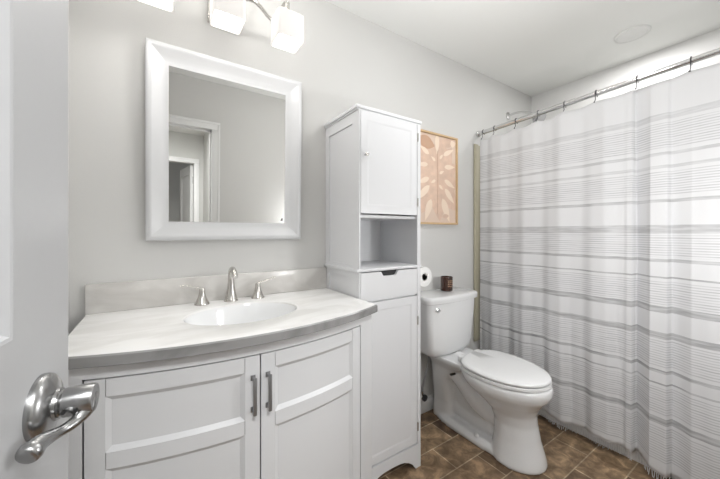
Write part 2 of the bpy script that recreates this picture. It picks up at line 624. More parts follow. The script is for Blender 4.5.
sm = smooth_path(tubp)
rr = []
RK = [(0, .0125), (.12, .0100), (.26, .0060), (.42, .0052), (.6, .0075), (.78, .0100), (.86, .0094), (.92, .0080), (.96, .0055), (.985, .0035), (1.01, .0008)]
for i in range(len(sm)):
    t = i / (len(sm) - 1)
    for (t0, a), (t1, c) in zip(RK[:-1], RK[1:]):
        if t0 <= t <= t1:
            rr.append(a + (c - a) * (t - t0) / (t1 - t0))
            break
tube(bm, sm, rr, 20, flat=1.0)
lv = obj('lever', bm, M_STEEL, door, world=False)
bm = NB()
lathe(bm, [(.0085, 0), (.0085, -.0025), (.006, -.003), (0, -.003)], (HX + .0, LY - .0425, HZ + .001), 'Y', 20)
box(bm, HX - .0015, HX + .0015, LY - .0465, LY - .0450, HZ - .005, HZ + .005)
obj('privacy_button', bm, M_CHROME, lv, world=False)
bm = NB()
for dz in (-.004,):
    lathe(bm, [(.0022, 0), (.0022, -.0008), (0, -.0008)], (HX - .0155, LY - .024, HZ + dz), 'X', 10)
    lathe(bm, [(.0022, 0), (.0022, -.0008), (0, -.0008)], (HX - .0155, LY - .034, HZ + dz), 'X', 10)
obj('set_screw', bm, M_DARK, lv, world=False)
for hz in (.25, 1.02, 1.8):
    bm = NB()
    lathe(bm, [(.007, 0), (.007, .09), (0, .09)], (0.0, -.005, hz), 'Z', 12)
    box(bm, .001, .035, -.001, .0012, hz, hz + .09)
    obj('hinge', bm, M_STEEL, door, world=False)

# hall door leaf ajar in the far doorway
hd = thing('hall_door', 'white panelled door ajar in the hall, seen in the mirror', 'door', (FX1 - .004, HY - .10, 0), math.radians(-97))
obj('door_leaf', leaf_mesh(0.76, 0.035, 2.02), M_TRIM, hd, world=False)
for hz in (.25, 1.05, 1.75):
    bm = NB()
    lathe(bm, [(.008, 0), (.008, .1), (0, .1)], (0, 0.004, hz), 'Z', 10)
    obj('hinge', bm, M_STEEL, hd, world=False)

# ------------------------------------------------------------------ vanity
VX0, VX1 = -0.212, 0.735
CX = 0.264
ZC = 0.904


def bow(x, y_end, sag, half=0.4805):
    t = (x - CX) / half
    return y_end - sag * (1 - t * t)


def fy(x):            # face of the vanity front
    return bow(x, 1.025, 0.098)


van = thing('vanity_cabinet', 'white bow-front vanity cabinet with two panelled doors under the marble top', 'cabinet', (CX, 1.2, 0))


def bowed_slab(bm, x0, x1, z0, z1, d0, d1, n=14, bev=0.0):
    """slab following the bow; occupies fy(x)+d0 .. fy(x)+d1 (d0 is the front)"""
    rings = []
    for i in range(n + 1):
        x = x0 + (x1 - x0) * i / n
        y = fy(x)
        if bev:
            q = bev if i in (0, n) else 0
            rings.append([(x, y + d0 + q, z0 + bev), (x, y + d0 + bev + q, z0), (x, y + d1, z0), (x, y + d1, z1),
                          (x, y + d0 + bev + q, z1), (x, y + d0 + q, z1 - bev)])
        else:
            rings.append([(x, y + d0, z0), (x, y + d1, z0), (x, y + d1, z1), (x, y + d0, z1)])
    loft(bm, rings)


ZT = ZC - .030
DL, DRR, DM = -0.152, 0.657, 0.256
DZ0, DZ1 = 0.12, 0.832
bm = NB()
box(bm, VX0, VX0 + .018, 1.03, YB - .003, 0, ZT)
box(bm, VX1 - .018, VX1, 1.03, YB - .003, 0, ZT)
box(bm, VX0 + .018, VX1 - .018, YB - .015, YB - .003, .1, ZT)
box(bm, VX0 + .018, VX1 - .018, 1.05, YB - .015, .1, .118)
bowed_slab(bm, DL - .004, DRR + .004, DZ1 + .004, ZT, 0, .02)       # top rail
bowed_slab(bm, DL - .004, DRR + .004, .06, DZ0 - .004, 0, .02)       # bottom rail
bowed_slab(bm, DRR + .004, VX1, 0, ZT, 0, .03, 4)
bowed_slab(bm, VX0, DL - .004, 0, ZT, 0, .03, 3)
obj('body', bm, M_CAB, van)
bm = NB()
bowed_slab(bm, VX0 + .02, VX1 - .02, .1, ZT - .001, .026, .03)
obj('inner_face', bm, M_GAP, van)


def vdoor(x0, x1, hx, lab):
    rec = .009
    s = 0.042
    bm = NB()
    z0, z1 = DZ0, DZ1
    r1, r2 = .788, .648       # under top rail, top of mid rail
    r3, r4 = .606, .175       # under mid rail, top of bottom rail
    bowed_slab(bm, x0, x1, z0, z1, rec, .018)
    bowed_slab(bm, x0, x0 + s, z0, z1, 0, rec, 3)
    bowed_slab(bm, x1 - s, x1, z0, z1, 0, rec, 3)
    for a, c in ((r1, z1), (r3, r2), (z0, r4)):
        bowed_slab(bm, x0 + s + .0014, x1 - s - .0014, a, c, 0, rec, 12)
    # sloped bead around each recessed field
    for a, c in ((r2, r1), (r4, r3)):
        n = 12
        b_ = .012
        for (za, zb) in ((a, a + b_), (c, c - b_)):
            rings = []
            for i in range(n + 1):
                x = x0 + s + (x1 - x0 - 2 * s) * i / n
                rings.append([(x, fy(x) + .001, za), (x, fy(x) + rec + .001, za), (x, fy(x) + rec - .0005, zb)])
            loft(bm, rings)
        for xa, xb in ((x0 + s, x0 + s + b_), (x1 - s, x1 - s - b_)):
            rings = [[(xa, fy(xa) + .001, z), (xa, fy(xa) + rec + .001, z), (xb, fy(xb) + rec - .0005, z)] for z in (a, c)]
            loft(bm, rings)
    d = obj('door', bm, M_CAB, van)
    bm = NB()
    y = fy(hx)
    zt, zb = .773, .672
    tube(bm, [(hx, y - .001, zt - .004), (hx, y - .020, zt - .004)], .0045, 10)
    tube(bm, [(hx, y - .001, zb + .004), (hx, y - .020, zb + .004)], .0045, 10)
    box(bm, hx - .005, hx + .005, y - .028, y - .020, zb - .004, zt + .004, bev=.002)
    box(bm, hx - .007, hx + .007, y - .003, y, zt - .012, zt + .004, bev=.001)
    box(bm, hx - .007, hx + .007, y - .003, y, zb - .004, zb + .012, bev=.001)
    tag(obj('bar_pull', bm, M_GREYMET, d), 'dark grey metal bar pull')
    return d


vdoor(DL, DM - .002, DM - .022, '')
vdoor(DM + .002, DRR, DM + .022, '')

# countertop with an oval basin cut-out
top = thing('marble_countertop', 'white veined marble countertop with grey edge on the vanity', 'countertop', (CX, 1.2, ZT))
SX, SY, SA, SB = 0.268, 1.185, 0.195, 0.150
TX0, TX1 = -0.218, 0.746
TYB = YB - .001


def cy(x):
    return bow(x, 0.998, 0.106, 0.483)


bm = NB()
N = 96
oval, outer = [], []
for i in range(N):
    a = 2 * PI * i / N
    dx, dy = math.cos(a), math.sin(a)
    oval.append((SX + SA * dx, SY + SB * dy))
    # march outward to the outline
    t = 0.0
    lo, hi = 0.0, 2.0
    for _ in range(40):
        t = (lo + hi) / 2
        x, y = SX + t * dx, SY + t * dy
        ins = TX0 <= x <= TX1 and y <= TYB and y >= cy(min(max(x, TX0), TX1))
        if ins:
            lo = t
        else:
            hi = t
    outer.append([SX + lo * dx, SY + lo * dy])
for cx_, cy_ in ((TX0, TYB), (TX1, TYB), (TX0, cy(TX0)), (TX1, cy(TX1))):
    j = min(range(N), key=lambda i: (outer[i][0] - cx_) ** 2 + (outer[i][1] - cy_) ** 2)
    outer[j] = [cx_, cy_]


def inset(p, d):
    x, y = p
    if abs(y - TYB) < 1e-4:
        return (x, y)
    x2 = min(max(x, TX0 + d), TX1 - d)
    y2 = y + d if y < cy(x) + 1e-3 else y
    return (x2, y2)


rings = [[(x, y, ZT) for x, y in oval], [(x, y, ZC - .010) for x, y in oval], [(SX + (x - SX) * 1.006, SY + (y - SY) * 1.006, ZC - .004) for x, y in oval],
         [(SX + (x - SX) * 1.018, SY + (y - SY) * 1.018, ZC - .001) for x, y in oval],
         [(SX + (x - SX) * 1.035, SY + (y - SY) * 1.035, ZC) for x, y in oval],
         [(*inset(p, .004), ZC) for p in outer], [(p[0], p[1], ZC - .004) for p in outer], [(p[0], p[1], ZT + .002) for p in outer],
         [(*inset(p, .002), ZT) for p in outer], [(x, y, ZT) for x, y in oval]]
vr = loft(bm, rings, False, False)
bm.faces.ensure_lookup_table()
for f in bm.faces:
    c = f.calc_center_median()
    n_ = f.normal if f.normal.length else Vector((0, 0, 1))
    f.normal_update()
    if abs(f.normal.z) < .8 and (c.y < cy(min(max(c.x, TX0), TX1)) + .01 or c.x < TX0 + .003 or c.x > TX1 - .003):
        f.material_index = 1
obj('slab', bm, [M_MARBLE, M_EDGE], top, angle=25)
# basin
bm = NB()
prof = [(.999, ZC - .007), (.992, ZC - .009), (.965, ZC - .022), (.92, ZC - .060), (.82, ZC - .105), (.62, ZT - .118), (.35, ZT - .14), (.12, ZT - .144), (.10, ZT - .144)]
rings = [[(SX + SA * s_ * math.cos(2 * PI * i / 64), SY + SB * s_ * math.sin(2 * PI * i / 64), z) for i in range(64)] for s_, z in prof]
rings += [[(SX + SA * s_ * math.cos(2 * PI * i / 64), SY + SB * s_ * math.sin(2 * PI * i / 64), z - .008) for i in range(64)] for s_, z in prof[::-1][:-1]]
loft(bm, rings + [rings[0]], False, False)
bas = obj('basin', bm, M_PORC, top, weld=True)
bm = NB()
lathe(bm, [(.0235, 0), (.0235, .003), (.018, .004), (.016, .0015), (0, .0015)], (SX, SY, ZT - .1435), 'Z', 24)
tag(obj('drain', bm, M_NICKEL, bas), 'round nickel drain')
# backsplash
bm = NB()
box(bm, TX0, TX1, YB - .019, YB - .001, ZC, 1.012, bev=.003)
obj('backsplash', bm, M_SPLASH, top)

# faucet: spout and two lever handles on the slab
fau = thing('faucet', 'brushed nickel widespread faucet with two lever handles behind the basin', 'faucet', (.262, 1.40, ZC))
bm = NB()
fx, fyy = .262, 1.402
lathe(bm, [(.0285, 0), (.0285, .003), (.0245, .012), (.0195, .032), (.0150, .06), (.0130, .085), (.0125, .10)], (fx, fyy, ZC), 'Z', 28)
pts = bez((fx, fyy, ZC + .095), (fx, fyy + .002, ZC + .150), (fx, fyy - .045, ZC + .150), (fx, fyy - .095, ZC + .112), 16)
tube(bm, pts, [.0127] * 2 + [.0125 - .0006 * i / 4 for i in range(11)] + [.0108, .0105, .010, .009], 18)
obj('spout', bm, M_NICKEL, fau)
for hx, sgn in ((.150, -1), (.374, 1)):
    bm = NB()
    hy = 1.398
    lathe(bm, [(.0285, 0), (.0285, .003), (.0235, .012), (.0165, .028), (.0120, .045), (.0110, .056), (.0115, .060), (.0095, .066), (0, .067)], (hx, hy, ZC), 'Z', 26)
    h_ = obj('handle', bm, M_NICKEL, fau)
    bm = NB()
    s = sgn
    pts = bez((hx - s * .006, hy, ZC + .063), (hx + s * .02, hy, ZC + .070), (hx + s * .045, hy - .003, ZC + .080), (hx + s * .078, hy - .008, ZC + (.084 if s < 0 else .090)), 12)
    tube(bm, pts, [.0085, .0085, .0082, .0078, .0072, .0066, .006, .0056, .0053, .0052, .0052, .005, .003], 14, flat=.6)
    obj('lever', bm, M_NICKEL, h_)

# ------------------------------------------------------------------ mirror (leans forward a little on its wire)
MX0, MX1, MZ0, MZ1 = -0.041, 0.594, 1.166, 1.942
mir = thing('framed_mirror', 'large white framed wall mirror above the vanity', 'mirror', ((MX0 + MX1) / 2, YB - .002, MZ0))
mir.rotation_euler = (math.radians(1.25), 0, 0)
mw, mh = (MX1 - MX0) / 2, MZ1 - MZ0
bm = NB()
prof = [(0, 0), (0, -.026), (.003, -.031), (.010, -.034), (.016, -.034), (.022, -.031), (.045, -.022), (.066, -.0125), (.072, -.0115), (.0765, -.010), (.0765, -.0045), (.0765, 0)]
rings = []
for o_, y in prof:
    rings.append([(-mw + o_, y, o_), (mw - o_, y, o_), (mw - o_, y, mh - o_), (-mw + o_, y, mh - o_)])
loft(bm, rings, False, False)
fo = obj('mirror_frame', bm, mat('mirror_frame_paint', (0.65, 0.655, 0.665), .3, noise=(3, .01)), mir, world=False, angle=28)
bm = NB()
box(bm, -mw + .070, mw - .070, -.008, -.003, .070, mh - .070)
gl = obj('mirror_glass', bm, M_MIRROR, mir, world=False)
bm = NB()
gx = mw - .0765
prism(bm, [(gx - .021, .088), (gx - .010, .088), (gx - .010, .102), (gx - .014, .102)], -.0092, -.008, 'Y')
tag(obj('corner_mark', bm, M_STICK, gl, world=False), 'small dark grey mark in the lower corner')

# ------------------------------------------------------------------ vanity light
vl = thing('vanity_light', 'nickel wall light with three glowing square glass shades above the mirror', 'wall lamp', (.215, YB - .001, 2.1))
bm = NB()
box(bm, .178, .296, YB - .026, YB - .001, 2.105, 2.225, bev=.003)
obj('backplate', bm, M_NICKEL, vl)
bm = NB()
wav = []
for i in range(41):
    x = -.01 + .45 * i / 40
    wav.append((x, 1.345 + .030 * math.cos((x - .215) / .225 * PI * 2) * 1, 2.16 + .012 * math.sin((x - .215) / .225 * PI)))
tube(bm, wav, .0065, 12, flat=1.3)
tube(bm, [(.236, YB - .02, 2.165), (.236, 1.37, 2.165)], .009, 12)
obj('arm_bar', bm, M_NICKEL, vl)
for sx_ in (-.009, .2175, .450):
    yc, zb, zt = 1.23, 1.986, 2.096
    bm = NB()
    def rsq(h, r, z, yy=yc):
        pts_ = []
        for qx, qy, a0 in ((1, 1, 0), (-1, 1, PI / 2), (-1, -1, PI), (1, -1, 3 * PI / 2)):
            for k in range(5):
                a = a0 + PI / 2 * k / 4
                pts_.append((sx_ + qx * (h - r) + r * math.cos(a), yy + qy * (h - r) + r * math.sin(a), z))
        return pts_
    h = .055
    loft(bm, [rsq(h - .007, .010, zb + .016), rsq(h - .006, .01, zb + .004), rsq(h - .004, .010, zb), rsq(h - .001, .011, zb), rsq(h, .012, zb + .004),
              rsq(h, .012, zt - .006), rsq(h - .006, .012, zt)], False, True)
    s_o = obj('lamp_shade', bm, M_SHADE, vl)
    bm = NB()
    lathe(bm, [(.030, 0), (.030, .012), (.022, .018), (.010, .022), (.010, .06), (0, .062)], (sx_, yc, zt), 'Z', 24)
    tube(bm, bez((sx_, yc, zt + .055), (sx_, yc, zt + .085), (sx_, yc + .06, zt + .09), (sx_, 1.345 + (.03 if sx_ != 99 else 0), zt + .074), 10), .006, 10)
    obj('socket_cap', bm, M_NICKEL, vl)
    bm = NB()
    loft(bm, [rsq(h - .0065, .009, zb + .012), rsq(h - .0065, .009, zb + .016)])
    obj('diffuser', bm, M_BULB, s_o)
    d = bpy.data.lights.new('vanity_bulb_light', 'AREA')
    d.shape, d.size, d.size_y, d.energy, d.color = 'RECTANGLE', .09, .09, 0.4, (1, .975, .945)
    lo = bpy.data.objects.new('vanity_bulb_light', d)
    COL.objects.link(lo)
    lo.location = (sx_, yc, zb - .001)
    d2 = bpy.data.lights.new('vanity_bulb_glow', 'POINT')
    d2.energy, d2.shadow_soft_size, d2.color = 0.9, .03, (1, .975, .945)
    lo2 = bpy.data.objects.new('vanity_bulb_glow', d2)
    COL.objects.link(lo2)
    lo2.location = (sx_, yc - .05, zt + .15)

# made-up sconce on the doorway wall, added outside the frame as fill
sc_ = thing('added_sconce', 'round white sconce added unseen as fill on the doorway wall opposite the toilet', 'wall lamp', (1.32, YF + .001, 1.22))
bm = NB()
lathe(bm, [(.05, 0), (.05, .012), (.008, .016), (.008, .073), (0, .073)], (1.32, YF + .001, 1.22), 'Y', 28)
obj('backplate', bm, M_NICKEL, sc_)
bm = NB()
lathe(bm, [(.03, 0), (.032, .004), (.012, .012), (0, .012)], (1.32, .075 - .070, 1.22), 'Y', 28)
obj('bulb_socket', bm, M_TRIM, sc_)

# ceiling lamp added out of the frame to brighten the room
cl = thing('added_ceiling_lamp', 'round white ceiling light added unseen to brighten the middle of the room', 'ceiling lamp', (CLX, CLY, H))
bm = NB()
lathe(bm, [(.065, 0), (.065, -.02), (.05, -.028), (.008, -.03), (.008, -.26), (0, -.26)], (CLX, CLY, H), 'Z', 40)
obj('canopy', bm, M_TRIM, cl)
bm = NB()
lathe(bm, [(0, -.255), (.05, -.257), (.075, -.260), (.078, -.257), (.078, -.253), (0, -.250)], (CLX, CLY, H), 'Z', 40)
obj('diffuser', bm, M_ADDEDLAMP, cl)

# ------------------------------------------------------------------ tall storage tower
TX0_, TX1_, TY0, TY1, TH = 0.7475, 1.124, 1.150, YB - .003, 1.765
tw = thing('storage_tower', 'tall narrow white storage tower cabinet between vanity and toilet', 'cabinet', ((TX0_ + TX1_) / 2, (TY0 + TY1) / 2, 0))
bm = NB()
t_ = .016
FF = TY0 + .002
# sides with recessed shaker fields on the outside
for sx0, sgn in ((TX0_, 1), (TX1_, -1)):
    a, c = (sx0, sx0 + t_) if sgn > 0 else (sx0 - t_, sx0)
    fin = (sx0 + .006, sx0 + t_) if sgn > 0 else (sx0 - t_, sx0 - .006)
    box(bm, fin[0], fin[1], TY0, TY1, .10, TH - .01)
    fr_ = (sx0, sx0 + .006) if sgn > 0 else (sx0 - .006, sx0)
    box(bm, fr_[0], fr_[1], TY0, TY0 + .045, 0, TH - .01)
    box(bm, fr_[0], fr_[1], TY1 - .04, TY1, 0, TH - .01)
    for z0, z1 in ((.05, .16), (.99, 1.05), (TH - .065, TH - .01)):
        box(bm, fr_[0], fr_[1], TY0 + .045, TY1 - .04, z0, z1)
    box(bm, fin[0], fin[1], TY0, TY0 + .045, 0, .1)
    box(bm, fin[0], fin[1], TY1 - .04, TY1, 0, .1)
box(bm, TX0_ + t_, TX1_ - t_, TY1 - .008, TY1, .10, TH - .01)
for z in (.105, .868, 1.265, TH - .026):
    box(bm, TX0_ + t_, TX1_ - t_, TY0 + .001, TY1 - .008, z, z + .014)
# niche divider seam
box(bm, TX0_ + .20, TX0_ + .206, TY1 - .012, TY1 - .008, 1.04, 1.27)
obj('carcass', bm, M_TALL, tw)
bm = NB()      # crown
box(bm, TX0_ - .012, TX1_ + .012, TY0 - .012, TY1, TH - .008, TH + .008, bev=.003)
box(bm, TX0_ - .006, TX1_ + .006, TY0 - .006, TY1, TH - .016, TH - .008, bev=.002)
obj('crown', bm, M_TALL, tw)
bm = NB()      # ledge between niche and drawer
box(bm, TX0_ - .010, TX1_ + .010, TY0 - .012, TY1, 1.018, 1.032, bev=.003)
obj('ledge', bm, M_TALL, tw)
bm = NB()      # arched apron
A0, A1 = TX0_ + .0, TX1_ - .0
poly = [(A0, 0), (A0 + .035, 0)]
for i in range(13):
    a = i / 12
    x = A0 + .035 + (A1 - A0 - .07) * a
    poly.append((x, .005 + .062 * (1 - abs(2 * a - 1) ** 3.2)))
poly += [(A1 - .035, 0), (A1, 0), (A1, .118), (A0, .118)]
prism(bm, poly, TY0 - .016, TY0 - .0005, 'Y')
obj('apron', bm, M_TALL, tw)


def shaker(bm, x0, x1, z0, z1, y, s=.036, rec=.0025, th=.016):
    """flat door with shallow recessed field: front face at y"""
    box(bm, x0, x1, y + rec, y + th, z0, z1)
    box(bm, x0, x0 + s, y, y + rec, z0, z1)
    box(bm, x1 - s, x1, y, y + rec, z0, z1)
    for a, c in ((z0, z0 + s), (z1 - s, z1)):
        box(bm, x0 + s, x1 - s, y, y + rec, a, c)
    b_ = .008
    loft(bm, [[(x0 + s + o, y + yy, z0 + s + o), (x1 - s - o, y + yy, z0 + s + o), (x1 - s - o, y + yy, z1 - s - o), (x0 + s + o, y + yy, z1 - s - o)]
              for o, yy in ((0, .0), (b_, rec), (b_ + .001, rec + .0004))], False, False)


YD = TY0 - .016
def side_hinges(par, x, zs):
    for z in zs:
        bm = NB()
        lathe(bm, [(.0042, 0), (.0042, .042), (0, .042)], (x, YD - .002, z), 'Z', 10)
        tag(obj('hinge', bm, M_NICKEL, par), 'small nickel hinge')


bm = NB()
shaker(bm, TX0_ + .008, TX1_ - .026, 1.285, TH - .020, YD)
ud = obj('door', bm, M_TALL, tw)
bm = NB()
lathe(bm, [(.004, 0), (.004, -.012), (.008, -.015), (.0095, -.019), (.008, -.023), (0, -.025)], (TX0_ + .030, YD, 1.548), 'Y', 18)
tag(obj('knob', bm, M_NICKEL, ud), 'small nickel knob')
side_hinges(ud, TX1_ - .022, (1.33, 1.66))
bm = NB()      # face stile strips right of the doors
box(bm, TX1_ - .022, TX1_, YD + .001, TY0 - .0005, .118, 1.018)
box(bm, TX1_ - .022, TX1_, YD + .001, TY0 - .0005, 1.032, TH - .016)
box(bm, TX0_, TX0_ + .006, YD + .001, TY0 - .0005, .118, 1.018)
box(bm, TX0_, TX0_ + .006, YD + .001, TY0 - .0005, 1.032, TH - .016)
obj('face_stiles', bm, M_TALL, tw)
# drawer with a scooped grip at the top
bm = NB()
dx0, dx1, dz0, dz1 = TX0_ + .008, TX1_ - .025, .886, 1.014
gc = (dx0 + dx1) / 2 - .005
gw, gd = .053, .022
poly = [(dx0, dz0), (dx1, dz0), (dx1, dz1), (gc + gw, dz1), (gc + gw - .012, dz1 - gd + .004), (gc + gw - .018, dz1 - gd),
        (gc - gw + .018, dz1 - gd), (gc - gw + .012, dz1 - gd + .004), (gc - gw, dz1), (dx0, dz1)]
prism(bm, poly, YD, TY0 - .001, 'Y')
dr = obj('drawer', bm, M_TALL, tw)
bm = NB()
box(bm, gc - gw, gc + gw, TY0 - .0008, TY0 + .0008, dz1 - gd - .006, 1.017)
tag(obj('grip_recess', bm, M_DARK, dr), 'dark cut-out grip')
bm = NB()
shaker(bm, TX0_ + .008, TX1_ - .026, .128, .876, YD)
ld = obj('door', bm, M_TALL, tw)
bm = NB()
lathe(bm, [(.004, 0), (.004, -.012), (.008, -.015), (.0095, -.019), (.008, -.023), (0, -.025)], (TX0_ + .030, YD, .62), 'Y', 18)
tag(obj('knob', bm, M_NICKEL, ld), 'small nickel knob')
side_hinges(ld, TX1_ - .022, (.19, .73))

# toilet paper on an arm on the tower's side
tp = thing('toilet_paper_holder', 'metal toilet paper holder fixed to the right side of the storage tower', 'holder', (TX1_ + .001, 1.30, .962))
RXC, RZ = 1.190, .960
bm = NB()
lathe(bm, [(.018, 0), (.018, .006), (0, .006)], (TX1_ + .001, 1.315, RZ + .012), 'X', 18)
tube(bm, [(TX1_ + .004, 1.315, RZ + .012), (RXC - .012, 1.315, RZ + .012), (RXC, 1.308, RZ + .012), (RXC, 1.295, RZ + .012), (RXC, 1.155, RZ + .012)], .006, 10)
obj('arm', bm, M_NICKEL, tp)
rl = thing('toilet_paper_roll', 'white toilet paper roll hanging on its holder beside the storage tower', 'toilet paper', (RXC, 1.17, RZ))
bm = NB()
R0, R1, ya, yb = .019, .053, 1.17, 1.275
lathe(bm, [(R0 + .001, ya), (R1, ya), (R1, yb), (R0 + .001, yb), (R0 + .001, ya)], (RXC, 0, RZ), 'Y', 40)
obj('paper', bm, M_PAPER, rl)
bm = NB()
rings = []
for r_, y_ in ((R0, ya), (R0 + .001, ya), (R0 + .001, yb), (R0, yb), (R0, ya)):
    rings.append([(RXC + r_ * math.cos(2 * PI * k / 28), y_, RZ + r_ * math.sin(2 * PI * k / 28)) for k in range(28)])
loft(bm, rings, False, False)
tag(obj('core_tube', bm, M_CARD, rl), 'dark cardboard core')

# ------------------------------------------------------------------ framed print
PX0, PX1, PZ0, PZ1 = 1.398, 1.796, 1.252, 1.872
pf = thing('framed_print', 'tan and cream botanical leaf print in thin oak frame above the toilet', 'picture', ((PX0 + PX1) / 2, YB - .001, PZ0))
bm = NB()
w = .013
for t in ((PX0, PX0 + w, PZ0, PZ1), (PX1 - w, PX1, PZ0, PZ1), (PX0 + w, PX1 - w, PZ0, PZ0 + w), (PX0 + w, PX1 - w, PZ1 - w, PZ1)):
    box(bm, t[0], t[1], YB - .028, YB - .001, t[2], t[3], bev=.001)
obj('frame', bm, M_WOOD, pf)
bm = NB()
fx0, fx1, fz0, fz1 = PX0 + w, PX1 - w, PZ0 + w, PZ1 - w
box(bm, fx0, fx1, YB - .016, YB - .008, fz0, fz1)
yy_ = [YB - .0162]


def leafshape(cx_, cz_, ln, wd, ang, mi, tip=1.0):
    """pointed leaf lying on the sheet, clipped to it"""
    ca, sa = math.cos(ang), math.sin(ang)
    pts_ = []
    n = 10
    for i in range(n + 1):
        t = i / n
        pts_.append((t * ln, wd * math.sin(PI * t ** tip)))
    for i in range(n - 1, 0, -1):
        t = i / n
        pts_.append((t * ln, -wd * math.sin(PI * t ** tip)))
    vs = []
    for a, c in pts_:
        x = min(max(cx_ + a * ca - c * sa, fx0 + .001), fx1 - .001)
        z = min(max(cz_ + a * sa + c * ca, fz0 + .001), fz1 - .001)
        vs.append(bm.verts.new((x, yy_[0], z)))
    yy_[0] -= .00012
    try:
        bm.faces.new(vs).material_index = mi
    except ValueError:
        pass


mcx, mcz = (fx0 + fx1) / 2 - .005, (fz0 + fz1) / 2 + .02
# big lobes, then pale slits radiating from the midrib
for ang, ln, wd in ((80, .27, .10), (125, .27, .085), (160, .22, .07), (200, .24, .075), (240, .30, .08), (275, .31, .075), (310, .30, .08), (345, .23, .07), (25, .22, .07), (55, .26, .07)):
    leafshape(mcx, mcz, ln, wd, math.radians(ang), 1)
leafshape(mcx - .19, mcz + .235, .17, .045, math.radians(-12), 3)
leafshape(mcx + .03, mcz + .225, .16, .04, math.radians(18), 1)
for dx_, dz_, ang, ln, wd in ((.0, .285, -92, .14, .016), (-.155, .07, 172, .05, .02), (-.08, .14, 155, .10, .013), (.06, .15, 30, .12, .013),
                              (-.09, .07, 190, .10, .012), (.07, .07, 5, .11, .013), (-.08, -.02, 205, .11, .014), (.07, -.02, -25, .12, .014),
                              (-.075, -.07, 222, .17, .018), (.075, -.08, -48, .14, .017), (-.06, -.16, 245, .16, .022), (.05, -.15, -62, .18, .024),
                              (.02, .02, 20, .05, .008), (-.02, .10, 150, .05, .008), (.02, .12, 40, .05, .008), (-.02, -.03, 210, .05, .008), (.015, -.06, -40, .05, .008),
                              (-.17, .20, 215, .06, .02), (.13, .235, 20, .06, .018)):
    leafshape(mcx + dx_, mcz + dz_, ln, wd * 1.3, math.radians(ang + 4 * math.sin(dx_ * 90)), 2, .7)
tube(bm, [(mcx, yy_[0], mcz + .17), (mcx + .004, yy_[0], mcz), (mcx, yy_[0], mcz - .26)], .0009, 6, mi=3)
leafshape(mcx + .045, mcz - .275, .07, .016, math.radians(5), 1)
obj('print', bm, [M_ART_BG, M_ART_A, M_ART_B, M_ART_C], pf)

# ------------------------------------------------------------------ toilet
TCX = 1.578
toi = thing('toilet', 'white two-piece toilet with closed lid beside the shower curtain', 'toilet', (TCX, 1.15, 0))


def egg(cx_, y_front, y_back, wf, z, n=48, pw=2.0, wb=None, ymid=None):
    """egg outline: widest at ymid; pointed-round front"""
    ymid = ymid if ymid is not None else (y_front * .42 + y_back * .58)
    wb = wb or pw
    out = []
    for i in range(n):
        a = 2 * PI * i / n
        c, s = math.cos(a), math.sin(a)
        e_ = 2 / (pw if s < 0 else wb)
        x = math.copysign(abs(c) ** e_, c) * wf
        ly = (ymid - y_front) if s < 0 else (y_back - ymid)
        y = math.copysign(abs(s) ** e_, s) * ly
        out.append((cx_ + x, ymid + y, z))
    return out


bm = NB()
BX = TCX + .028
# front column flowing up into the bowl
sec = [(0.0, .758, 1.02, .132), (.012, .756, 1.02, .134), (.05, .764, 1.02, .125), (.12, .785, 1.01, .110), (.20, .800, 1.01, .104), (.255, .800, 1.03, .108),
       (.295, .785, 1.08, .126), (.330, .762, 1.13, .150), (.365, .732, 1.17, .176), (.390, .720, 1.19, .186), (.415, .718, 1.20, .188), (.430, .724, 1.20, .184)]
loft(bm, [egg(BX if z < .2 else BX + (TCX - BX) * min(1, (z - .2) / .15), a, c, w_, z) for z, a, c, w_ in sec])
# low foot
loft(bm, [egg(BX, .768, 1.44, .124, 0, pw=2.3, wb=2.8), egg(BX, .768, 1.44, .124, .026, pw=2.3, wb=2.8), egg(BX, .80, 1.43, .106, .048, pw=2.3, wb=2.8)])
# rear pedestal under the tank
loft(bm, [egg(BX, 1.27, 1.435, .096, 0, pw=4, wb=4), egg(BX, 1.275, 1.43, .094, .12, pw=4, wb=4), egg(TCX, 1.27, 1.41, .098, .28, pw=4, wb=4), egg(TCX, 1.18, 1.42, .108, .36, pw=3, wb=4),
          egg(TCX, 1.02, 1.43, .138, .415, pw=3, wb=5), egg(TCX, 1.02, 1.43, .138, .434, pw=3, wb=5)])
# inner core web
loft(bm, [egg(BX, .9, 1.35, .045, 0), egg(TCX, .9, 1.35, .045, .38)])
# trapway ridge running down and forward
tr = bez((TCX, 1.30, .37), (TCX, 1.18, .33), (TCX, 1.14, .22), (BX, 1.00, .16), 14)
tube(bm, tr, [.085] * 11 + [.08, .075, .07, .06], 20, flat=1)
tube(bm, bez((BX, 1.02, .10), (BX, 1.12, .06), (BX, 1.18, .10), (BX, 1.30, .10), 10), .062, 18)
bo = obj('bowl', bm, M_PORC, toi, angle=180)
rm = bo.modifiers.new('remesh', 'REMESH')
rm.mode, rm.voxel_size, rm.use_smooth_shade = 'VOXEL', .007, True
smo = bo.modifiers.new('smooth', 'SMOOTH')
smo.factor, smo.iterations = .6, 6
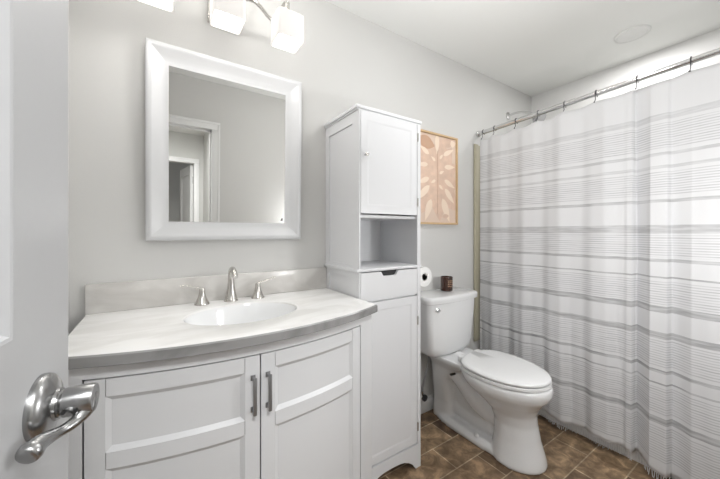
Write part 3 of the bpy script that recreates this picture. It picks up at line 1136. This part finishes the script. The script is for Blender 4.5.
# seat and lid
bm = NB()
def seat_ring(z, g=0, cz=0):
    return egg(TCX, .727 - g, 1.165 + g * .3, .186 + g, z, pw=2.05, wb=2.9)
loft(bm, [seat_ring(.431, -.004), seat_ring(.434, 0), seat_ring(.446, 0), seat_ring(.449, -.003)])
obj('seat', bm, M_SEAT, toi)
bm = NB()
def lidr(z, g):
    return egg(TCX, .729 - g, 1.162, .186 + g, z, n=64, pw=2.05, wb=2.9)
loft(bm, [lidr(.4515, -.013), lidr(.4535, -.0125), lidr(.4545, -.001), lidr(.459, .001), lidr(.466, -.001), lidr(.4705, -.008), lidr(.474, -.03), lidr(.476, -.08), lidr(.477, -.14)])
obj('lid', bm, M_SEAT, toi, angle=60)
for s in (-1, 1):
    bm = NB()
    box(bm, TCX + s * .075 - .022, TCX + s * .075 + .022, 1.150, 1.190, .4315, .468, bev=.008, seg=3)
    obj('seat_hinge', bm, M_SEAT, toi)


def tank_ring(hw, y0, y1, z, bowf=.025, r=.03):
    """rounded outline with a slightly bowed front"""
    out = []
    for qx, qy, a0 in ((1, 1, 0), (-1, 1, PI / 2), (-1, -1, PI), (1, -1, 3 * PI / 2)):
        rr_ = r if qy < 0 else r * .6
        for k in range(6):
            a = a0 + PI / 2 * k / 5
            x = qx * (hw - rr_) + rr_ * math.cos(a)
            y = (y1 - rr_ if qy > 0 else y0 + rr_) + rr_ * math.sin(a)
            out.append((x, y))
        if qy < 0 and qx < 0:
            for k in range(1, 8):
                x = -(hw - rr_) + 2 * (hw - rr_) * k / 8
                out.append((x, y0))
    res_ = []
    for x, y in out:
        if y < (y0 + y1) / 2:
            y -= bowf * (1 - (x / hw) ** 2)
        res_.append((TCX - .038 + x, y, z))
    return res_


bm = NB()
loft(bm, [tank_ring(.150, 1.300, YB - .03, .4345, .012), tank_ring(.170, 1.285, YB - .026, .447, .016), tank_ring(.186, 1.277, YB - .022, .47, .018), tank_ring(.197, 1.272, YB - .02, .50, .02),
          tank_ring(.212, 1.265, YB - .018, .66, .02), tank_ring(.219, 1.262, YB - .017, .768, .02)])
tk = obj('tank', bm, M_PORC, toi, angle=50)
bm = NB()
loft(bm, [tank_ring(.222, 1.259, YB - .014, .7685, .02), tank_ring(.231, 1.252, YB - .010, .773, .022), tank_ring(.234, 1.250, YB - .008, .79, .022), tank_ring(.233, 1.250, YB - .008, .803, .022),
          tank_ring(.228, 1.255, YB - .010, .810, .022), tank_ring(.215, 1.265, YB - .016, .813, .02)])
obj('tank_lid', bm, M_PORC, toi, angle=50)
bm = NB()
lx = TCX - .193
ly = 1.252
lathe(bm, [(.013, 0), (.013, -.006), (.008, -.009), (.007, -.016), (0, -.017)], (lx, ly + .004, .735), 'Y', 20)
tube(bm, [(lx, ly - .012, .735), (lx - .02, ly - .013, .7355), (lx - .032, ly - .012, .736)], [.006, .005, .0055], 12)
tube(bm, [(lx, ly - .010, .735), (lx + .006, ly - .012, .735)], [.009, .004], 12)
tag(obj('flush_lever', bm, M_CHROME, tk), 'chrome flush lever')
bm = NB()
lathe(bm, [(.014, 0), (.013, .012), (.009, .018), (0, .020)], (BX - .103, 1.075, .045), 'Z', 20)
tag(obj('bolt_cap', bm, M_SEAT, bo), 'round white bolt cap')
bm = NB()
tube(bm, [(TCX - .128, 1.215, .352), (TCX - .090, 1.215, .348)], .007, 10)
tag(obj('tank_bolt', bm, M_BLACK, bo), 'dark bolt under the rim')

# water supply
sv = thing('water_supply_valve', 'small chrome shutoff valve and supply hose behind the toilet', 'valve', (1.395, YB - .001, .15))
bm = NB()
lathe(bm, [(.03, 0), (.028, -.004), (.012, -.008), (.008, -.03), (0, -.03)], (1.42, YB - .001, .14), 'Y', 20)
tube(bm, [(1.42, YB - .02, .14), (1.42, YB - .06, .14)], .011, 12)
tube(bm, [(1.42, YB - .048, .125), (1.42, YB - .048, .175)], .009, 12)
v_ = obj('valve_body', bm, M_CHROME, sv)
bm = NB()
lathe(bm, [(.008, 0), (.021, -.004), (.021, -.014), (.008, -.018), (0, -.018)], (1.42, YB - .06, .14), 'Y', 10)
tag(obj('valve_handle', bm, M_BLACK, sv), 'black valve handle')
bm = NB()
tube(bm, bez((1.42, YB - .048, .17), (1.41, YB - .06, .27), (1.475, YB - .05, .26), (1.455, YB - .07, .44), 16), .0065, 10)
obj('supply_hose', bm, M_HOSE, sv)

# candle
cdx, cdy, cz0 = 1.590, 1.365, .8135
can = thing('candle_jar', 'dark amber glass candle jar on the toilet tank lid', 'candle', (cdx, cdy, cz0))
bm = NB()
lathe(bm, [(.036, 0), (.039, .003), (.039, .090), (.0385, .092), (.036, .092), (.036, .008), (0, .008)], (cdx, cdy, cz0), 'Z', 36)
cg = obj('jar', bm, M_AMBER, can)
bm = NB()
lathe(bm, [(.0355, .0085), (.0355, .070), (0, .071)], (cdx, cdy, cz0), 'Z', 30)
obj('wax', bm, M_WAX, can)
bm = NB()
for i in range(4):   # rows of tan print on the side facing the room
    z = cz0 + .066 - i * .012
    for k in range(6 if i < 3 else 4):
        a0 = math.radians(-128 + k * 11 + 1.5)
        a1 = math.radians(-128 + k * 11 + 8.5)
        q = [(cdx + .0393 * math.cos(a), cdy + .0393 * math.sin(a), zz) for a, zz in ((a0, z), (a1, z), (a1, z + .005), (a0, z + .005))]
        q2 = [(cdx + .0388 * math.cos(a), cdy + .0388 * math.sin(a), zz) for a, zz in ((a0, z), (a1, z), (a1, z + .005), (a0, z + .005))]
        loft(bm, [q2, q])
tag(obj('printed_label', bm, M_LABEL, cg), 'rows of small tan print')

# ------------------------------------------------------------------ tub, surround, shower
tub = thing('bathtub', 'white bathtub along the right wall behind the striped curtain', 'bathtub', (2.45, .7, 0))
bm = NB()
BX0, BX1, BY0, BY1, BZ = 2.082, XR - .002, YF + .002, YB - .002, .365


def trect(o, z, r=.02):
    pts_ = []
    x0, x1, y0, y1 = BX0 + o, BX1 - o, BY0 + o, BY1 - o
    for qx, qy, a0 in ((x1, y1, 0), (x0, y1, PI / 2), (x0, y0, PI), (x1, y0, 3 * PI / 2)):
        sx1 = -1 if qx == x1 else 1
        sy1 = -1 if qy == y1 else 1
        for k in range(6):
            a = a0 + PI / 2 * k / 5
            pts_.append((qx + sx1 * r + r * math.cos(a), qy + sy1 * r + r * math.sin(a), z))
    return pts_


loft(bm, [trect(.004, 0, .003), trect(.004, BZ - .02, .003), trect(0, BZ - .012, .004), trect(.001, BZ, .005), trect(.075, BZ, .06), trect(.085, BZ - .01, .09), trect(.11, .12, .12),
          trect(.16, .07, .12), trect(.25, .065, .1)])
obj('tub_shell', bm, M_TUB, tub)
bm = NB()
lathe(bm, [(.035, 0), (.035, -.012), (0, -.014)], (2.46, BY1 - .10, .28), 'Y', 20)
obj('overflow_plate', bm, M_CHROME, tub)
# beige surround panel end on the back wall
sp = NB()
box(sp, 2.045, XR - .003, YB - .010, YB - .001, BZ + .001, 1.865, bev=.002)
box(sp, 2.004, 2.050, YB - .018, YB - .001, BZ + .001, 1.872, bev=.007, seg=3)
struct('trim_3', sp, M_SURR)
bxs('trim_4', M_TUBWALL, (XR - .010, XR - .001, YF + .002, YB - .012, BZ + .001, 1.865), bev=.002)

# shower head
shx = 2.476
sh = thing('wall_shower', 'grey metal shower head on a curved arm above the tub', 'shower', (shx, YB - .001, 2.19))
bm = NB()
lathe(bm, [(.032, 0), (.030, -.005), (.012, -.012), (0, -.012)], (shx, YB - .001, 2.185), 'Y', 24)
obj('flange', bm, M_CHROME, sh)
bm = NB()
armp = bez((shx, YB - .008, 2.185), (shx, 1.40, 2.195), (shx, 1.32, 2.185), (shx, 1.270, 2.135), 14)
tube(bm, armp, .0095, 14)
obj('arm', bm, M_CHROME, sh)
bm = NB()
d = Vector((0, -.72, -.69)).normalized()
p0 = Vector((shx, 1.270, 2.135))
prof = [(.012, -.008), (.016, .01), (.015, .022), (.022, .035), (.042, .062), (.054, .078), (.055, .090), (.050, .094), (0, .094)]
u_ = Vector((1, 0, 0))
v2 = d.cross(u_)
loft(bm, [[p0 + d * h_ + (u_ * math.cos(2 * PI * k / 28) + v2 * math.sin(2 * PI * k / 28)) * max(r_, 1e-4) for k in range(28)] for r_, h_ in prof])
obj('spray_head', bm, mat('shower_grey', (.50, .50, .51), .22, .95, noise=(40, .05)), sh)

# ceiling cover above the tub
bm = NB()
lathe(bm, [(.088, 0), (.086, -.006), (.074, -.010), (.071, -.008), (0, -.012)], (2.475, .653, H), 'Z', 40)
o = obj('ceiling_cover', bm, mat('cover_white', (.80, .80, .785), .5, noise=(3, .01)), loc=(2.475, .653, H))
tag(o, 'round white unlit cover on the ceiling above the tub', 'ceiling light')

# curtain rod
def rodz(y):
    return 1.955 + (YB - y) * .0335


RX = 2.06
rod = thing('curtain_rod', 'straight chrome shower curtain rod running to the back wall', 'curtain rod', (RX, YB - .001, rodz(YB)))
bm = NB()
tube(bm, [(RX, YB - .002, rodz(YB)), (RX, .80, rodz(.80))], .0160, 20)
obj('outer_tube', bm, M_CHROME, rod)
bm = NB()
tube(bm, [(RX, .80, rodz(.80)), (RX, YF + .002, rodz(YF))], .0140, 20)
obj('inner_tube', bm, M_CHROME, rod)
for yy2, s in ((YB, -1), (YF, 1)):
    bm = NB()
    lathe(bm, [(.024, s * .001), (.024, s * .014), (.016, s * .026), (0, s * .026)], (RX, yy2, rodz(yy2)), 'Y', 24)
    obj('end_cap', bm, M_CHROME, rod)

# ------------------------------------------------------------------ curtain
HOOKS = [1.413, 1.319, 1.158, 1.012, .857, .698, .521, .331, .17, .01]


def cx_at(y, z):
    """x of the cloth: broad soft folds, two deep pleats that run the full height"""
    t = max(0, min(1, (1.93 - z) / 1.9))
    x = 2.036 - .020 * t
    x += (.006 + .010 * t) * math.sin((1.43 - y) * 2 * PI / .21 + .6 + .5 * math.sin(2.2 * z)) * (1 if y > .56 else .4)
    x += .004 * math.sin((1.43 - y) * 2 * PI / .075 + 1.3 * z) * min(1, max(0, (1.0 - z)) + .35) * (1 if y > .56 else .5)

    def valley(y0, y1, depth, soft0, soft1):
        a = 1 / (1 + math.exp(-(y - y0) / soft0))
        b_ = 1 / (1 + math.exp((y - y1) / soft1))
        return depth * a * b_
    top_f = .45 + .55 * min(1, t * 3)
    if .466 < y < .535:
        x += .060 * top_f * min(1, (.535 - y) / .004) * ((y - .466) / .069) ** .8
    if .325 < y < .405:
        x += .040 * min(1, .2 + t * 1.6) * min(1, (.405 - y) / .010) * ((y - .325) / .08)
    x += valley(.12, .19, .03 * top_f, .006, .005)
    return x


def hem(y):
    z = .074 + .007 * math.sin((1.4 - y) * 9) + .004 * math.sin((1.4 - y) * 31)
    if y < .62:
        z -= .045 * min(1, (.62 - y) / .2)
    return z


def topz(y):
    zz = rodz(y) - .050
    hs = sorted(HOOKS)
    for a, c in zip(hs[:-1], hs[1:]):
        if a <= y <= c:
            s = (y - a) / (c - a)
            zz -= (.018 if y > .9 else .010) * math.sin(PI * s) ** .8
            break
    return zz


cur = thing('shower_curtain', 'white shower curtain with grey woven stripes and fringed hem', 'curtain', (2.04, .68, 0))
bm = NB()
uvl = bm.loops.layers.uv.new('UVMap')
ys = []
y = 1.428
while y > -.05:
    ys.append(y)
    y -= .0042 if .30 < y < .56 else .0075
nz_ = 84
grid = []
info = {}
for iy, y in enumerate(ys):
    colv = []
    for k in range(nz_ + 1):
        s = k / nz_
        zt, zb = topz(y), hem(y)
        z = zt + (zb - zt) * s
        v = bm.verts.new((cx_at(y, z), y, z))
        # cloth height: the weave dips and rises a little towards the hem
        drop = max(0, 1 - z / 1.0)
        vz = z + .012 * drop * math.sin((1.4 - y) * 7.5) + .006 * math.sin((1.4 - y) * 13) * drop
        info[v] = (1.428 - y, vz)
        colv.append(v)
    grid.append(colv)
for a, c in zip(grid[:-1], grid[1:]):
    for k in range(nz_):
        f = bm.faces.new((a[k], a[k + 1], c[k + 1], c[k]))
        for l in f.loops:
            l[uvl].uv = info[l.vert]
bmesh.ops.translate(bm, verts=bm.verts, vec=(-2.04, -.68, 0))
bmesh.ops.recalc_face_normals(bm, faces=bm.faces)
for f in bm.faces:
    f.smooth = True
me = bpy.data.meshes.new('cloth')
bm.to_mesh(me)
bm.free()
me.materials.append(M_CLOTH)
clo = bpy.data.objects.new('cloth', me)
COL.objects.link(clo)
clo.parent = cur
sol = clo.modifiers.new('thickness', 'SOLIDIFY')
sol.thickness = .0012
bm = NB()
y = 1.424
while y > -.045:
    z0 = hem(y)
    x0 = cx_at(y, z0)
    ln = random.uniform(.028, .042)
    dy, dx = random.uniform(-.004, .004), random.uniform(-.004, .002)
    tube(bm, [(x0, y, z0 + .004), (x0 + dx * .4, y + dy * .3, z0 - ln * .5), (x0 + dx, y + dy, max(.004, z0 - ln))], [.0017, .0015, .0019], 5)
    y -= random.uniform(.006, .0095)
fg = obj('fringe', bm, M_FRINGE, cur)
fg['kind'] = 'stuff'

hk0 = None
for i, y in enumerate(HOOKS):
    zr = rodz(y)
    lab = ['dark curtain hook nearest the back wall end of the rod', 'second dark curtain hook from the back wall', 'third dark curtain hook from the back wall',
           'fourth dark curtain hook from the back wall, by the shower head', 'fifth dark curtain hook from the back wall',
           'sixth dark curtain hook from the back wall', 'doubled dark curtain hook at the deep pleat in the curtain', 'dark curtain hook nearest the right edge of the photo',
           'ninth dark curtain hook from the back wall', 'last dark curtain hook at the doorway end of the rod'][i]
    if hk0 is None:
        hk0 = thing('curtain_hook', lab, 'hook', (RX, y, zr), 0, 'dark hooks along the shower curtain rod')
        bm = NB()
        rr2 = .0190
        pts_ = [(RX + rr2 * math.cos(a), y, zr + rr2 * math.sin(a)) for a in [math.radians(-60 + 25 * k_) for k_ in range(11)]]
        pts_ += [(RX - .016, y, zr - .022), (RX - .012, y, zr - .036), (RX - .019, y + .001, zr - .046), (RX - .022, y + .002, zr - .052)]
        tube(bm, pts_, .0021, 8)
        ho = obj('wire_loop', bm, M_HOOK, hk0)
        bm = NB()
        lathe(bm, [(.0035, -.0025), (.0045, 0), (.0035, .0025), (0, .003)], (RX - .0225, y + .002, zr - .054), 'Z', 10)
        bb = obj('ball_tip', bm, M_HOOK, hk0)
    else:
        r = hk0.copy()
        COL.objects.link(r)
        r.location = (RX, y, zr)
        r['label'] = lab
        for src in (ho, bb):
            c = src.copy()
            COL.objects.link(c)
            c.parent = r
